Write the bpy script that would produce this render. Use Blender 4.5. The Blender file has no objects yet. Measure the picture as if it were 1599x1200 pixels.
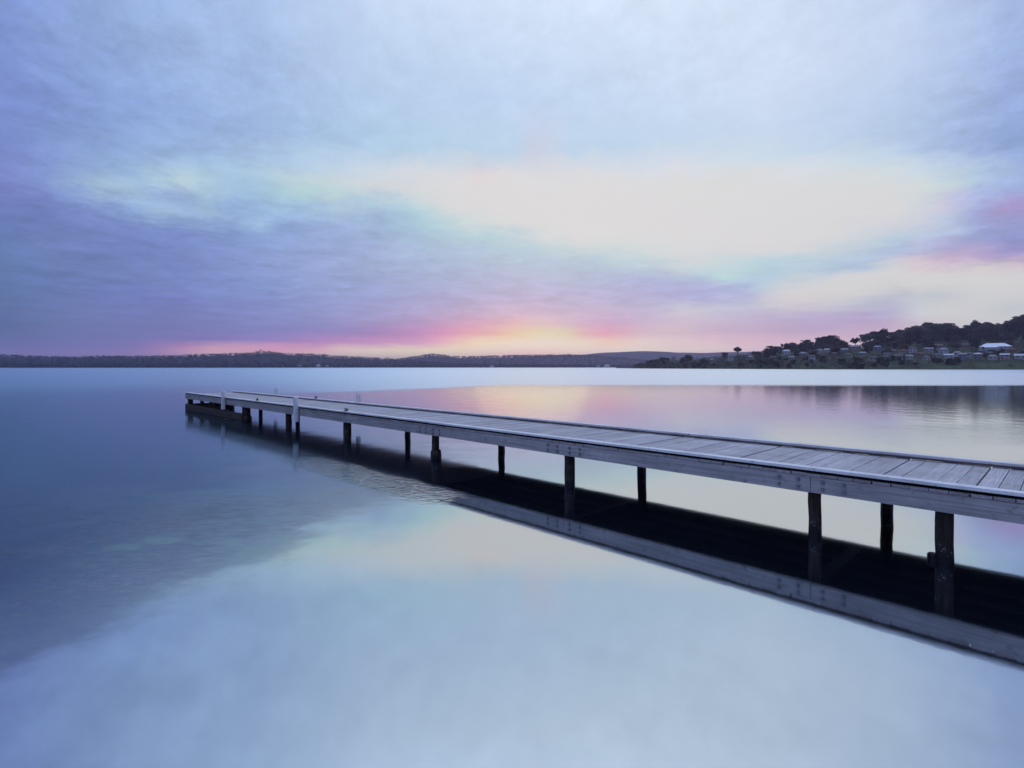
import bpy, math, random
import numpy as np
from mathutils import Vector, Matrix
S = bpy.context.scene
COL = S.collection
random.seed(7); RNG = np.random.default_rng(7)
R = math.radians

# ------------------------------------------------------------------ camera
FPX, CX, HY, CAMH = 857.0, 799.5, 573.5, 2.42          # focal length / centre / horizon in photo pixels, eye height in metres
cam = bpy.data.cameras.new('camera'); camo = bpy.data.objects.new('camera', cam); COL.objects.link(camo)
camo.location = (0, 0, CAMH); camo.rotation_euler = (R(90), 0, 0)
cam.sensor_width = 36; cam.lens = 36*FPX/1599.0
cam.shift_y = (HY-600.0)/1599.0                         # rising-front style shift keeps verticals upright
cam.clip_start = .1; cam.clip_end = 60000
S.camera = camo
S.render.resolution_x, S.render.resolution_y = 1024, 768
S.view_settings.view_transform = 'Standard'; S.view_settings.look = 'None'
S.view_settings.exposure = 0; S.view_settings.gamma = 1
try: S.view_settings.use_curve_mapping = False
except Exception: pass

def lin(hexs):
    c = [int(hexs[i:i+2], 16)/255 for i in (0, 2, 4)]
    return tuple(v/12.92 if v <= .04045 else ((v+.055)/1.055)**2.4 for v in c)

# ------------------------------------------------------------------ node helper
class NT:
    def __init__(s, tree): s.t = tree; tree.nodes.clear()
    def n(s, typ, **kw):
        nd = s.t.nodes.new(typ)
        for k, v in kw.items(): setattr(nd, k, v)
        return nd
    def put(s, sock, v):
        if isinstance(v, bpy.types.NodeSocket): s.t.links.new(v, sock)
        elif v is not None: sock.default_value = v
    def math(s, op, a, b=None, c=None, clamp=False):
        nd = s.n('ShaderNodeMath', operation=op, use_clamp=clamp)
        s.put(nd.inputs[0], a)
        if b is not None: s.put(nd.inputs[1], b)
        if c is not None: s.put(nd.inputs[2], c)
        return nd.outputs[0]
    def rng(s, v, a, b, c=0., d=1., smooth=False):
        nd = s.n('ShaderNodeMapRange', clamp=True)
        if smooth: nd.interpolation_type = 'SMOOTHSTEP'
        s.put(nd.inputs[0], v); nd.inputs[1].default_value = a; nd.inputs[2].default_value = b
        s.put(nd.inputs[3], c); s.put(nd.inputs[4], d)
        return nd.outputs[0]
    def mix(s, f, a, b, mode='MIX'):
        nd = s.n('ShaderNodeMix', data_type='RGBA', blend_type=mode)
        s.put(nd.inputs[0], f)
        for i, v in ((6, a), (7, b)):
            if isinstance(v, tuple) and len(v) == 3: v = (*v, 1)
            s.put(nd.inputs[i], v)
        return nd.outputs[2]
    def xyz(s, x, y, z):
        nd = s.n('ShaderNodeCombineXYZ'); s.put(nd.inputs[0], x); s.put(nd.inputs[1], y); s.put(nd.inputs[2], z)
        return nd.outputs[0]
    def sep(s, v):
        nd = s.n('ShaderNodeSeparateXYZ'); s.put(nd.inputs[0], v); return nd.outputs
    def noise(s, vec, scale, detail=3, rough=.55, dist=0):
        nd = s.n('ShaderNodeTexNoise'); s.put(nd.inputs['Vector'], vec)
        nd.inputs['Scale'].default_value = scale; nd.inputs['Detail'].default_value = detail
        nd.inputs['Roughness'].default_value = rough; nd.inputs['Distortion'].default_value = dist
        return nd.outputs[0]
    def mapping(s, vec, scale=(1, 1, 1), loc=(0, 0, 0), rot=(0, 0, 0)):
        nd = s.n('ShaderNodeMapping'); s.put(nd.inputs[0], vec)
        nd.inputs[1].default_value = loc; nd.inputs[2].default_value = rot; nd.inputs[3].default_value = scale
        return nd.outputs[0]
    def ramp(s, f, stops, interp='LINEAR'):
        nd = s.n('ShaderNodeValToRGB'); cr = nd.color_ramp; cr.interpolation = interp
        cr.elements[0].position = stops[0][0]; cr.elements[0].color = (*stops[0][1], 1)
        cr.elements[1].position = stops[-1][0]; cr.elements[1].color = (*stops[-1][1], 1)
        for p, c in stops[1:-1]:
            e = cr.elements.new(p); e.color = (*c, 1)
        s.put(nd.inputs[0], f); return nd.outputs[0]

# ------------------------------------------------------------------ world: dusk sky with a cloud deck
# colour of the sky seen in each direction (columns x, rows y of the photograph turned into azimuth / elevation)
SKY = """
285: 10 7d88c6,60 7f92cc,100 86a0d6,150 a8c6da,180 c2dae0,220 98b8d8,270 bcd8de,310 b2ccd8,360 a0c0da,400 a0c4da,450 b2d0d8,520 c6d4d8,600 dcd8d8,700 dbdad9,900 dbdad9,1200 dbdad9,1300 d8dad8,1400 d6dad8,1450 d0dcd8,1520 b4cce0,1590 a4bce0
307: 10 6c76ba,60 7080bc,100 7688c4,150 8098cc,200 a2bed8,250 90a8d4,290 90a8d4,340 9cb8d8,400 98b6d6,450 a8ced6,530 c0d6d6,600 b4d0da,640 c4d6d8,700 dad8d8,800 dbdad9,1000 dbdad9,1300 dad9d8,1400 dad8d6,1450 d4d8da,1480 d2c4d6,1520 a8b6de,1590 8c92ca
326: 10 687ab6,100 6e82be,160 7a90ca,220 90aed6,255 b0d2de,330 b0d2de,360 8ca8d4,450 9cbeda,530 acc8da,600 9cbcda,640 b2d2da,680 cedad8,720 dad8d8,900 dbdad9,1300 dad9d8,1400 dad8d8,1450 ccd6dc,1520 a8b2da,1590 ac98ca
348: 10 6278b0,100 6e82bc,200 7286c2,300 7a90c8,385 90aed8,405 a2c4de,430 88a2d0,500 92aad4,600 9cb6d6,660 a8ccd8,700 b4d2d8,740 ccdad8,790 dadad8,900 dbdad9,1300 dad9d8,1420 d2d2da,1480 bccae0,1520 a4b0da,1590 949aca
375: 10 6078ae,100 6c80b8,200 6e84be,300 7488c2,400 829cd0,500 92a8d4,600 9eb2d6,700 a8c8d6,760 b0d2d8,820 b6ced8,845 d2dadb,900 dbdad9,1100 dbdad9,1300 dad8d8,1350 ccd8dc,1380 b8d2dc,1450 b4c6de,1500 a0aeda,1590 8a90c8
395: 10 5e7aae,100 6a7eb6,200 6c7ebc,300 7488c4,400 869cd0,500 92a4d2,600 9eb0d4,700 a8bcd6,800 aecad8,870 b6d2d8,950 c6d8d8,1050 d4dadb,1150 dad8d8,1240 d8d8d8,1300 c8d6dc,1380 a8bad8,1430 b8b8da,1480 b8a0ca,1530 aa9cc8,1590 a494c4
406: 10 5e7aae,200 6c80ba,400 8498ce,600 9cb0d4,800 b0c4d8,900 b2cad8,960 bcd4da,1020 c4d8da,1060 d4d8da,1150 cedadb,1200 c2d8dc,1300 b2ccdc,1360 b8ccda,1400 d0ccd8,1440 d8c0ce,1500 ccb4cc,1590 c8aac4
417: 10 5c78aa,200 6c80b8,300 7084c0,400 8498cc,500 92a4d2,600 9caed2,700 a4b8d4,800 b0c0d8,900 b0c4d8,1000 b2cad8,1050 c4d2d8,1090 c8d8da,1140 bcd8dc,1200 b0d0dc,1300 a8c2da,1350 aec4dc,1380 ccd4d8,1430 dcd6d4,1500 dad4d2,1590 dacecf
432: 10 5a76aa,200 6c80ba,400 8096cc,600 9aaad2,800 b0bcd6,900 b0c0d8,1000 acb6d8,1080 b0c6da,1130 bcdcdc,1200 b0ccdc,1250 c6d6dc,1300 d4d8da,1400 dad8d4,1590 d8d8d6
447: 10 5874a8,200 6a7ebc,300 7080c0,400 7c94cc,500 8ea2d2,600 98a8d2,700 a4b0d4,800 b0b4d4,900 b0bcd8,1000 acb0d8,1100 acb0da,1180 acc0dc,1200 bcd2dc,1230 d8d6d8,1300 dcd8d4,1400 d8d8d4,1590 d8d8d6
458: 10 5672a4,200 6a7cba,400 7c90ca,600 98a4d2,800 b2b2d4,1000 b0b2d8,1100 acb0da,1170 b0b8dc,1205 d4d6d8,1260 dcd8d4,1350 d4d6d6,1400 bcc6cc,1440 b0bac2,1475 bcc4ca,1510 d6d8d6,1590 d8d8d6
472: 10 5470a0,100 6478b0,200 6c7cbc,300 707cbc,400 7c8cc8,500 8c9cd0,600 98a0d0,700 a8a8d0,800 b6b0d0,900 b8b4d4,1000 b4b4d4,1100 b0b2d8,1180 bcc0dc,1212 dcdad4,1255 dcd8d4,1300 ced0d4,1350 c0c4d4,1400 bcbcd0,1430 d0d4d8,1480 dadad8,1540 d0d4d4,1575 b8c4c8,1590 d0d4d4
489: 10 526ea0,100 6478ae,200 6c7ab8,300 727cba,400 7c8ac6,500 8a96cc,600 9c9ccc,700 b0a6cc,800 c8b4ce,900 c2b6d2,1000 bab4d4,1035 c4c4da,1065 dadcdc,1100 d6dad8,1150 ccd2dc,1200 c6c0da,1250 c0b6d6,1350 b8aed0,1395 bcbcd6,1420 d8dce0,1480 dadad8,1590 d8dad8
503: 10 506c9c,100 6478ac,200 6c78b4,300 747cb8,400 7c88c4,500 8890c8,600 a098c8,640 a898c8,700 bca0c8,760 d4a8c4,800 dcb8c6,850 d8c0cc,900 ccb4d0,940 c8a8cc,1000 c8b4d4,1060 d4c4d6,1100 ccbad4,1200 c4b0d2,1300 bcaed0,1400 c0a8cc,1425 d0c8d6,1480 dad8d6,1590 d8dad8
519: 10 506a9c,100 6474a8,200 6c78b0,300 7078b4,400 7880c0,500 8484c4,560 9484c0,600 a684c0,660 bc88c0,700 d890bc,740 e2a0b6,780 e8b8a8,805 e2d0a4,850 dadcae,880 d6dab0,905 dcb8b8,940 e2a2c0,970 dea8c0,1000 d8c0d0,1050 dcc8d0,1100 d2bacf,1200 ccb4cc,1300 c4accc,1350 d4b0c6,1450 dcd0d0,1590 d8dad8
534: 10 5a689c,100 6470a4,200 6870ac,300 766eae,400 8a78b8,450 9c7cb8,500 b080b8,600 be80b8,650 c484bc,690 e09cb8,715 e8c4b0,745 e6dab2,800 e2dcbe,850 dedacc,900 dcdac0,950 e4c4b0,1000 e0d0c8,1050 dccccc,1100 e0c4c8,1200 dcb8c6,1350 dcc0c8,1590 d8dad8
545: 10 646aa2,100 6a6ca6,200 7a6ca8,250 a07aa8,300 cc8ca8,330 e0a8b0,400 dea0b0,450 da90b0,500 dca0b0,540 e6ccbe,600 e6d8b8,700 e2dcb8,800 dedace,900 dedaca,1000 e4dcc8,1100 e4d0c4,1200 e0c4c8,1590 dadad8
554: 10 8278a8,100 8a80ae,200 9a84ae,260 c094ae,330 eec4b6,420 ecc8b6,500 ead2ba,600 e6dab8,700 e6dab4,800 eac8b4,850 ecc4b0,900 e8ceb8,1000 e4d4c0,1100 e4d0c4,1200 e0c8c8,1590 dadad8
574: 10 8278a8,200 9a84ae,330 eec0b4,500 eacab8,700 ecc8b4,850 f0b8a0,1000 e4ccbc,1200 dcc4c6,1590 d4d4d4
278: 10 7d88c6,60 7f92cc,100 88a4d6,150 b4ceda,220 98b8d8,270 c2dcde,360 a6c4da,450 bcd2da,520 ccd8da,600 dcd8d8,700 dbdad9,1300 d8dad8,1450 d0dcd8,1520 b4cce0,1590 a4bce0
262: 10 7888c8,200 98b8da,400 aac8e0,600 c8d8e6,720 d0dae4,745 ecc4c8,765 f2c8c0,790 d8d4e0,900 d4dce6,1200 dcdee2,1400 d0dce4,1500 c0d4e4,1590 9cb4dc
247: 10 7888c8,200 94b0d8,400 a6c0de,600 b8d2e4,800 bed6e6,845 e8ccd2,870 c0d6e6,1000 c6dae8,1200 ccdce6,1400 c4d8e6,1500 a8bce0,1590 90a8d6
225: 10 768ac8,200 8ca8d6,400 9cb6dc,600 aecce4,800 b6cfe8,1000 bed4ea,1200 c6d8ea,1400 b4c8e4,1590 8ca4d4
170: 10 768ac8,200 8aa4d8,400 9ab4de,600 b0cae8,800 bad0ec,1000 c2d6ee,1200 c8d8ee,1400 b8cce8,1590 92a8d8
60: 10 7a90cc,200 94aeda,400 a8c0e4,600 c6d8f0,800 d0e0f4,1000 d6e4f5,1200 d6e2f3,1400 c6d6ef,1590 a0b6e0
-250: 10 8ea6d8,400 b0c8ea,800 c8d8f0,1200 c8d8f0,1590 b4c8ea
"""
pts = []
for line in SKY.strip().splitlines():
    yy, rest = line.split(':')
    for it in rest.strip().split(','):
        xx, hx = it.split(); g_ = 1+.38*min(1, max(0, (float(yy)-520)/25)); pts.append((float(xx), float(yy), *[v*g_ for v in lin(hx)]))   # the low sky shines through kilometres of haze
ROWS = sorted({p[1] for p in pts})
ROWD = {y: sorted([(p[0], p[2:]) for p in pts if p[1] == y]) for y in ROWS}
def row_col(y, x):
    a = ROWD[y]; xs = [q[0] for q in a]
    return np.array([np.interp(x, xs, [q[1][k] for q in a]) for k in range(3)])
def sky_col(az, el):
    x = CX + FPX*math.tan(az); y = HY - FPX*math.tan(el)/math.cos(az)
    y = min(max(y, ROWS[0]), ROWS[-1])
    j = max(i for i, r in enumerate(ROWS) if r <= y); j = min(j, len(ROWS)-2)
    f = (y-ROWS[j])/(ROWS[j+1]-ROWS[j])
    return tuple(float(v) for v in row_col(ROWS[j], x)*(1-f)+row_col(ROWS[j+1], x)*f)

world = bpy.data.worlds.new('World'); S.world = world; world.use_nodes = True
W = NT(world.node_tree)
d = W.n('ShaderNodeTexCoord').outputs['Generated']
dx, dy, dz = W.sep(d)
az0 = W.math('ARCTAN2', dx, dy); el0 = W.math('ARCSINE', dz)
# streaky cloud texture: noise stretched along the horizon shifts the directions a little
elp = W.math('DIVIDE', el0, W.math('ADD', W.math('ABSOLUTE', el0), .30))
nv = W.xyz(az0, W.math('MULTIPLY', elp, 2.6), 0)
n1 = W.noise(W.mapping(nv, (5, 5, 1), rot=(0, 0, R(-14))), 2.4, 9, .76, .3)
n2 = W.noise(W.mapping(nv, (4, 5, 1), (3.1, 5.7, 2.2), (0, 0, R(8))), 2.8, 9, .77, .4)
amp = W.rng(el0, R(.5), R(12), .10, 1.)
az = W.math('ADD', az0, W.math('MULTIPLY', W.math('MULTIPLY', W.math('SUBTRACT', n1, .5), .085), amp))
el = W.math('ADD', el0, W.math('MULTIPLY', W.math('MULTIPLY', W.math('SUBTRACT', n2, .5), .072), amp))
ELS = [0, .9, 1.7, 2.5, 3.5, 4.6, 5.8, 6.8, 7.8, 8.8, 9.8, 10.8, 12, 13.3, 14.8, 16.3, 17.8, 19.2, 21.5, 26, 33, 45]
AZM = 50.0
fl = W.rng(az, R(-AZM), 0); fr = W.rng(az, 0, R(AZM)); side = W.math('GREATER_THAN', az, 0)
col = None
for i, e in enumerate(ELS):
    rl = W.ramp(fl, [(k/26, sky_col(R(-AZM+AZM*k/26), R(e))) for k in range(27)])
    rr = W.ramp(fr, [(k/26, sky_col(R(AZM*k/26), R(e))) for k in range(27)])
    c = W.mix(side, rl, rr)
    col = c if col is None else W.mix(W.rng(el, R(ELS[i-1]), R(e)), col, c)
# fine wisps inside the cloud
n3 = W.noise(W.mapping(nv, (3, 4.2, 1), (7, 1, 0), (0, 0, R(-10))), 3.4, 7, .66)
n4 = W.noise(W.mapping(nv, (7, 8, 1), (1, 4, 0), (0, 0, R(-18))), 3.0, 8, .7, .5)
wis = W.math('MULTIPLY', W.math('ADD', W.math('SUBTRACT', n3, .5), W.math('MULTIPLY', W.math('SUBTRACT', n4, .5), .9)), W.rng(el0, R(.5), R(6), .03, .62))
lum = W.n('ShaderNodeRGBToBW'); W.put(lum.inputs[0], col)
wis = W.math('MULTIPLY', wis, W.math('MAXIMUM', W.rng(lum.outputs[0], .42, .68, 1., .05), W.rng(el0, R(18), R(26), 0., .38)))
cw = W.n('ShaderNodeVectorMath', operation='SCALE'); W.put(cw.inputs[0], col); W.put(cw.inputs[3], W.math('ADD', 1., wis))
col = cw.outputs[0]
# the half of the sky behind the photographer: dim blue dusk cloud
back = W.mix(W.rng(el0, 0, R(60)), lin('5c6698'), lin('96a6d6'))
bn = W.noise(W.mapping(nv, (1.4, 4, 1), (2, 9, 0)), 2, 5)
bs = W.n('ShaderNodeVectorMath', operation='SCALE'); W.put(bs.inputs[0], back); W.put(bs.inputs[3], W.rng(bn, .3, .7, .75, 1.2))
bm = W.rng(W.math('ABSOLUTE', az0), R(48), R(95), 0, 1, True)
bm = W.math('MULTIPLY', bm, W.rng(el0, R(35), R(80), 1, .0, True))
col = W.mix(bm, col, bs.outputs[0])
# unseen sky overhead: brightness added here to lift the light on kerb and deck
zv = W.n('ShaderNodeVectorMath', operation='SCALE'); W.put(zv.inputs[0], col); W.put(zv.inputs[3], W.rng(el0, R(30), R(58), 1., 2.1, True)); col = zv.outputs[0]
# clear-air part of the light
SUN_AZ, SUN_EL = math.atan((830-CX)/FPX), R(1.4)
sk = W.n('ShaderNodeTexSky', sky_type='NISHITA'); sk.sun_disc = False
sk.sun_elevation = SUN_EL; sk.sun_rotation = SUN_AZ
bg1 = W.n('ShaderNodeBackground'); W.put(bg1.inputs[0], col); bg1.inputs[1].default_value = 1.02
bg2 = W.n('ShaderNodeBackground'); W.put(bg2.inputs[0], sk.outputs[0]); bg2.inputs[1].default_value = .01
ad = W.n('ShaderNodeAddShader'); W.put(ad.inputs[0], bg1.outputs[0]); W.put(ad.inputs[1], bg2.outputs[0])
W.put(W.n('ShaderNodeOutputWorld').inputs[0], ad.outputs[0])

# the sun itself is down on the hills behind the cloud: only a faint wide warm glow is left of it
sl = bpy.data.lights.new('sun', 'SUN'); so = bpy.data.objects.new('sun', sl); COL.objects.link(so)
sl.energy = .0065; sl.angle = R(12); sl.color = (1, .66, .30)
sd = Vector((math.sin(SUN_AZ)*math.cos(SUN_EL), math.cos(SUN_AZ)*math.cos(SUN_EL), math.sin(SUN_EL)))
so.rotation_euler = sd.to_track_quat('Z', 'Y').to_euler(); so.location = (0, 0, 60)

# ------------------------------------------------------------------ object helpers
def tag(o, label=None, cat=None, group=None, kind=None):
    if label: o['label'] = label
    if cat: o['category'] = cat
    if group: o['group'] = group
    if kind: o['kind'] = kind
    return o
def empty(name, loc=(0, 0, 0), rz=0):
    o = bpy.data.objects.new(name, None); COL.objects.link(o); o.location = loc; o.rotation_euler = (0, 0, rz)
    o.empty_display_size = .5; return o
class MB:
    def __init__(s): s.v = []; s.f = []
    def box(s, x0, x1, y0, y1, z0, z1, jit=0):
        b = len(s.v); q = [(x0, y0, z0), (x1, y0, z0), (x1, y1, z0), (x0, y1, z0), (x0, y0, z1), (x1, y0, z1), (x1, y1, z1), (x0, y1, z1)]
        if jit: q = [tuple(c+random.uniform(-jit, jit) for c in p) for p in q]
        s.v += q
        s.f += [tuple(b+i for i in f) for f in ((0, 3, 2, 1), (4, 5, 6, 7), (0, 1, 5, 4), (1, 2, 6, 5), (2, 3, 7, 6), (3, 0, 4, 7))]; return s
    def tube(s, path, rad, n=10, cap=True, wob=0):
        b0 = len(s.v); rings = len(path)
        for i, (p, r) in enumerate(zip(path, rad)):
            p = Vector(p); a = Vector(path[max(i-1, 0)]); c = Vector(path[min(i+1, rings-1)])
            t = (c-a).normalized(); u = t.orthogonal().normalized() if abs(t.z) < .9 else Vector((1, 0, 0)); w = t.cross(u).normalized(); u = w.cross(t)
            for k in range(n):
                an = 2*math.pi*k/n; rr = r*(1+random.uniform(-wob, wob))
                s.v.append(tuple(p+u*math.cos(an)*rr+w*math.sin(an)*rr))
        for i in range(rings-1):
            for k in range(n):
                a, b = b0+i*n+k, b0+i*n+(k+1) % n; s.f.append((a, b, b+n, a+n))
        if cap:
            s.f.append(tuple(b0+k for k in reversed(range(n)))); s.f.append(tuple(b0+(rings-1)*n+k for k in range(n)))
        return s
    def prism(s, prof, x0, x1):        # profile of (y,z) pushed along x
        b = len(s.v); n = len(prof)
        for x in (x0, x1): s.v += [(x, y, z) for y, z in prof]
        for k in range(n):
            a, c = b+k, b+(k+1) % n; s.f.append((a, c, c+n, a+n))
        s.f.append(tuple(b+k for k in reversed(range(n)))); s.f.append(tuple(b+n+k for k in range(n))); return s
    def build(s, name, mat, parent=None, smooth=False, bevel=0, loc=None):
        me = bpy.data.meshes.new(name); me.from_pydata(s.v, [], s.f); me.update()
        if mat: me.materials.append(mat)
        if smooth: me.polygons.foreach_set('use_smooth', [True]*len(me.polygons))
        o = bpy.data.objects.new(name, me); COL.objects.link(o)
        if parent: o.parent = parent
        if loc: o.location = loc
        if bevel:
            m = o.modifiers.new('bevel', 'BEVEL'); m.width = bevel; m.segments = 2; m.limit_method = 'ANGLE'
        return o
def copy_tree(o, parent=None):
    c = o.copy(); COL.objects.link(c); c.parent = parent
    for ch in list(o.children): copy_tree(ch, c)
    return c
def ground_pt(x, y, z=0.0):             # photo pixel -> point at height z
    Y = FPX*(CAMH-z)/(y-HY); return ((x-CX)/FPX*Y, Y, z)

# ------------------------------------------------------------------ materials
def mat(name): m = bpy.data.materials.new(name); m.use_nodes = True; return m, NT(m.node_tree)
def finish(N, base, rough=.7, bump=None, bs=.3, bd=.02, spec=.3, metal=0):
    p = N.n('ShaderNodeBsdfPrincipled'); N.put(p.inputs['Base Color'], base if not isinstance(base, tuple) else (*base, 1)[:4])
    N.put(p.inputs['Roughness'], rough); p.inputs['Specular IOR Level'].default_value = spec; p.inputs['Metallic'].default_value = metal
    if bump is not None:
        b = N.n('ShaderNodeBump'); b.inputs['Strength'].default_value = bs; b.inputs['Distance'].default_value = bd
        N.put(b.inputs['Height'], bump); N.put(p.inputs['Normal'], b.outputs[0])
    N.put(N.n('ShaderNodeOutputMaterial').inputs[0], p.outputs[0])
def wood(name, c1, c2, grain=(40, 1.2, 40), stain=None, rough=.8, island=.0, bs=.35, spec=.3):
    m, N = mat(name); P = N.n('ShaderNodeTexCoord').outputs['Object']
    g = N.noise(N.mapping(P, grain), 1, 6, .62, .4)
    b = N.noise(P, 1.7, 4)
    c = N.mix(N.rng(g, .32, .68), c1, c2)
    c = N.mix(N.rng(b, .35, .7, 0, .45), c, tuple(v*.62 for v in c1))
    if stain:
        sp = N.noise(N.mapping(P, (3, 3, 3)), 2.4, 6, .7)
        c = N.mix(N.rng(sp, .56, .7, 0, .75), c, stain)
    if island:
        gi = N.n('ShaderNodeNewGeometry').outputs['Random Per Island']
        sc = N.n('ShaderNodeVectorMath', operation='SCALE'); N.put(sc.inputs[0], c); N.put(sc.inputs[3], N.rng(gi, 0, 1, 1-island, 1+island)); c = sc.outputs[0]
    finish(N, c, rough, g, bs, .006, spec); return m
M = {}
M['deck'] = wood('weathered_deck_boards', (.30, .275, .285), (.52, .49, .50), (1.4, 46, 46), (.22, .19, .19), .72, .13)
M['kerb'] = wood('pale_painted_timber', (.60, .58, .58), (.78, .76, .76), (30, 1.0, 30), (.30, .29, .30), .6)
M['fascia'] = wood('grey_hardwood_beam', (.25, .235, .235), (.43, .41, .41), (34, .9, 34), (.13, .115, .12), .8, 0)
M['under'] = wood('shade_black_timber', (.008, .006, .006), (.018, .013, .012), (10, 1, 10), None, .9, spec=.03)  # near-black: shade under the jetty is put into the timber colour
M['waler'] = wood('rough_brown_planks', (.016, .012, .011), (.085, .062, .055), (12, .8, 30), (.02, .017, .016), .85)
M['white'] = wood('white_painted_post', (.62, .63, .66), (.78, .79, .82), (30, 30, 2), None, .5)
m, N = mat('pile_timber'); P = N.n('ShaderNodeTexCoord').outputs['Object']; G = N.n('ShaderNodeNewGeometry').outputs['Position']
g = N.noise(N.mapping(P, (22, 22, 1.6)), 1, 6, .65, .5); z = N.sep(G)[2]
b = N.noise(P, 5, 5, .7)
c = N.mix(N.rng(g, .35, .7), (.010, .007, .007), (.055, .034, .029))
c = N.mix(N.rng(b, .6, .72, 0, .6), c, (.25, .23, .21))
wet = N.rng(N.math('ADD', z, N.math('MULTIPLY', b, .25)), .22, .42, 1, 0)
c = N.mix(wet, c, (.006, .005, .006)); c = N.mix(N.math('MULTIPLY', N.rng(N.noise(P, 38, 4, .7), .56, .62), N.rng(N.math('ABSOLUTE', N.math('SUBTRACT', z, .17)), .10, .03)), c, (.15, .14, .13)); finish(N, c, N.rng(wet, 0, 1, .85, .4), N.math('ADD', g, b), .7, .02); M['pile'] = m
m, N = mat('galvanised_steel'); P = N.n('ShaderNodeTexCoord').outputs['Object']
finish(N, N.mix(N.noise(P, 30, 3), (.10, .10, .11), (.32, .33, .36)), .5, metal=.6); M['bolt'] = m
m, N = mat('dark_iron'); P = N.n('ShaderNodeTexCoord').outputs['Object']
finish(N, N.mix(N.noise(P, 20, 3), (.02, .018, .018), (.06, .045, .04)), .6, metal=.4); M['iron'] = m

def leafmat(name, a, b):
    m, N = mat(name); o = N.n('ShaderNodeObjectInfo'); gi = N.n('ShaderNodeNewGeometry').outputs['Random Per Island']
    P = N.n('ShaderNodeTexCoord').outputs['Object']
    c = N.mix(N.noise(P, .5, 3), a, b)
    sc = N.n('ShaderNodeVectorMath', operation='SCALE'); N.put(sc.inputs[0], c)
    N.put(sc.inputs[3], N.math('MULTIPLY', N.rng(gi, 0, 1, .6, 1.5), N.rng(o.outputs['Random'], 0, 1, .5, 2.1)))
    di = N.n('ShaderNodeBsdfDiffuse'); N.put(di.inputs[0], sc.outputs[0])
    tr = N.n('ShaderNodeBsdfTranslucent'); N.put(tr.inputs[0], sc.outputs[0])
    mx = N.n('ShaderNodeMixShader'); mx.inputs[0].default_value = .18; N.put(mx.inputs[1], di.outputs[0]); N.put(mx.inputs[2], tr.outputs[0])
    N.put(N.n('ShaderNodeOutputMaterial').inputs[0], mx.outputs[0]); return m
M['leaf'] = leafmat('gum_foliage', (.030, .034, .030), (.075, .085, .060))
M['leaf_warm'] = leafmat('reddish_gum_foliage', (.050, .034, .030), (.095, .075, .055))
M['far_leaf'] = leafmat('far_forest_foliage', (.014, .022, .026), (.03, .042, .040))
M['mid_leaf'] = leafmat('distant_forest_foliage', (.030, .036, .038), (.06, .06, .055))
m, N = mat('tree_bark'); P = N.n('ShaderNodeTexCoord').outputs['Object']
finish(N, N.mix(N.noise(N.mapping(P, (4, 4, .5)), 2, 4), (.06, .05, .045), (.18, .16, .14)), .9); M['bark'] = m
def terrain_mat(name, a, b, c_, sc=.03):
    m, N = mat(name); P = N.n('ShaderNodeNewGeometry').outputs['Position']
    n = N.noise(P, sc, 6, .6); n2 = N.noise(P, sc*9, 4)
    c = N.mix(N.rng(n, .4, .62), a, b); c = N.mix(N.rng(n2, .5, .7, 0, .6), c, c_)
    finish(N, c, .95, spec=.05); return m
M['hill'] = terrain_mat('hillside_ground', (.035, .045, .028), (.07, .085, .045), (.05, .045, .035))
M['far_hill'] = terrain_mat('far_hill_ground', (.018, .025, .028), (.03, .038, .036), (.02, .025, .027), .01)
M['sand'] = terrain_mat('shore_mud', (.05, .048, .045), (.09, .085, .075), (.03, .03, .03), .2)
def plain(name, c, v=.15, rough=.7, sc=1.2):
    m, N = mat(name); P = N.n('ShaderNodeTexCoord').outputs['Object']
    finish(N, N.mix(N.rng(N.noise(P, sc, 4), .3, .7), tuple(x*(1-v) for x in c), tuple(min(1, x*(1+v)) for x in c)), rough); return m

# ------------------------------------------------------------------ water
m, N = mat('lake_water'); pos = N.n('ShaderNodeNewGeometry').outputs['Position']
X, Y, _ = N.sep(pos)
big = N.noise(N.mapping(pos, (.02, .12, 1)), 1, 3)
# wind-ruffled water beyond the calm bay, closer in on the left
ybd = N.math('ADD', N.math('SUBTRACT', Y, N.math('MULTIPLY', N.math('MINIMUM', X, 0.), 1.15)), N.math('MULTIPLY', N.math('SUBTRACT', big, .5), 10.))
wside = N.rng(N.math('DIVIDE', X, N.math('MAXIMUM', Y, 1.)), -.62, -.08, 0, 1, True)
far = N.math('ADD', N.math('MULTIPLY', N.rng(ybd, 67, 79, 0, 1, True), wside), N.math('MULTIPLY', N.rng(ybd, 45, 150, 0, .35, True), N.math('SUBTRACT', 1., wside)))
# softly blurred water left of a slanting line
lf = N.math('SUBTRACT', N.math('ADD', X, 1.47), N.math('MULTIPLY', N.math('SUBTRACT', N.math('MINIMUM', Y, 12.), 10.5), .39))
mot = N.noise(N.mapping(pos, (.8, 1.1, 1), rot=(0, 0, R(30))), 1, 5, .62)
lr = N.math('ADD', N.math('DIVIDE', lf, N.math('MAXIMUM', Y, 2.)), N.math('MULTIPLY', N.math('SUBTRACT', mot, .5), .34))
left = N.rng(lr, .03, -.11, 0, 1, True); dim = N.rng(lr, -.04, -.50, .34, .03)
rough = N.math('ADD', N.math('ADD', N.rng(Y, 9, 30, .050, .056), N.math('MULTIPLY', left, .055)), N.math('MULTIPLY', far, .22))
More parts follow.
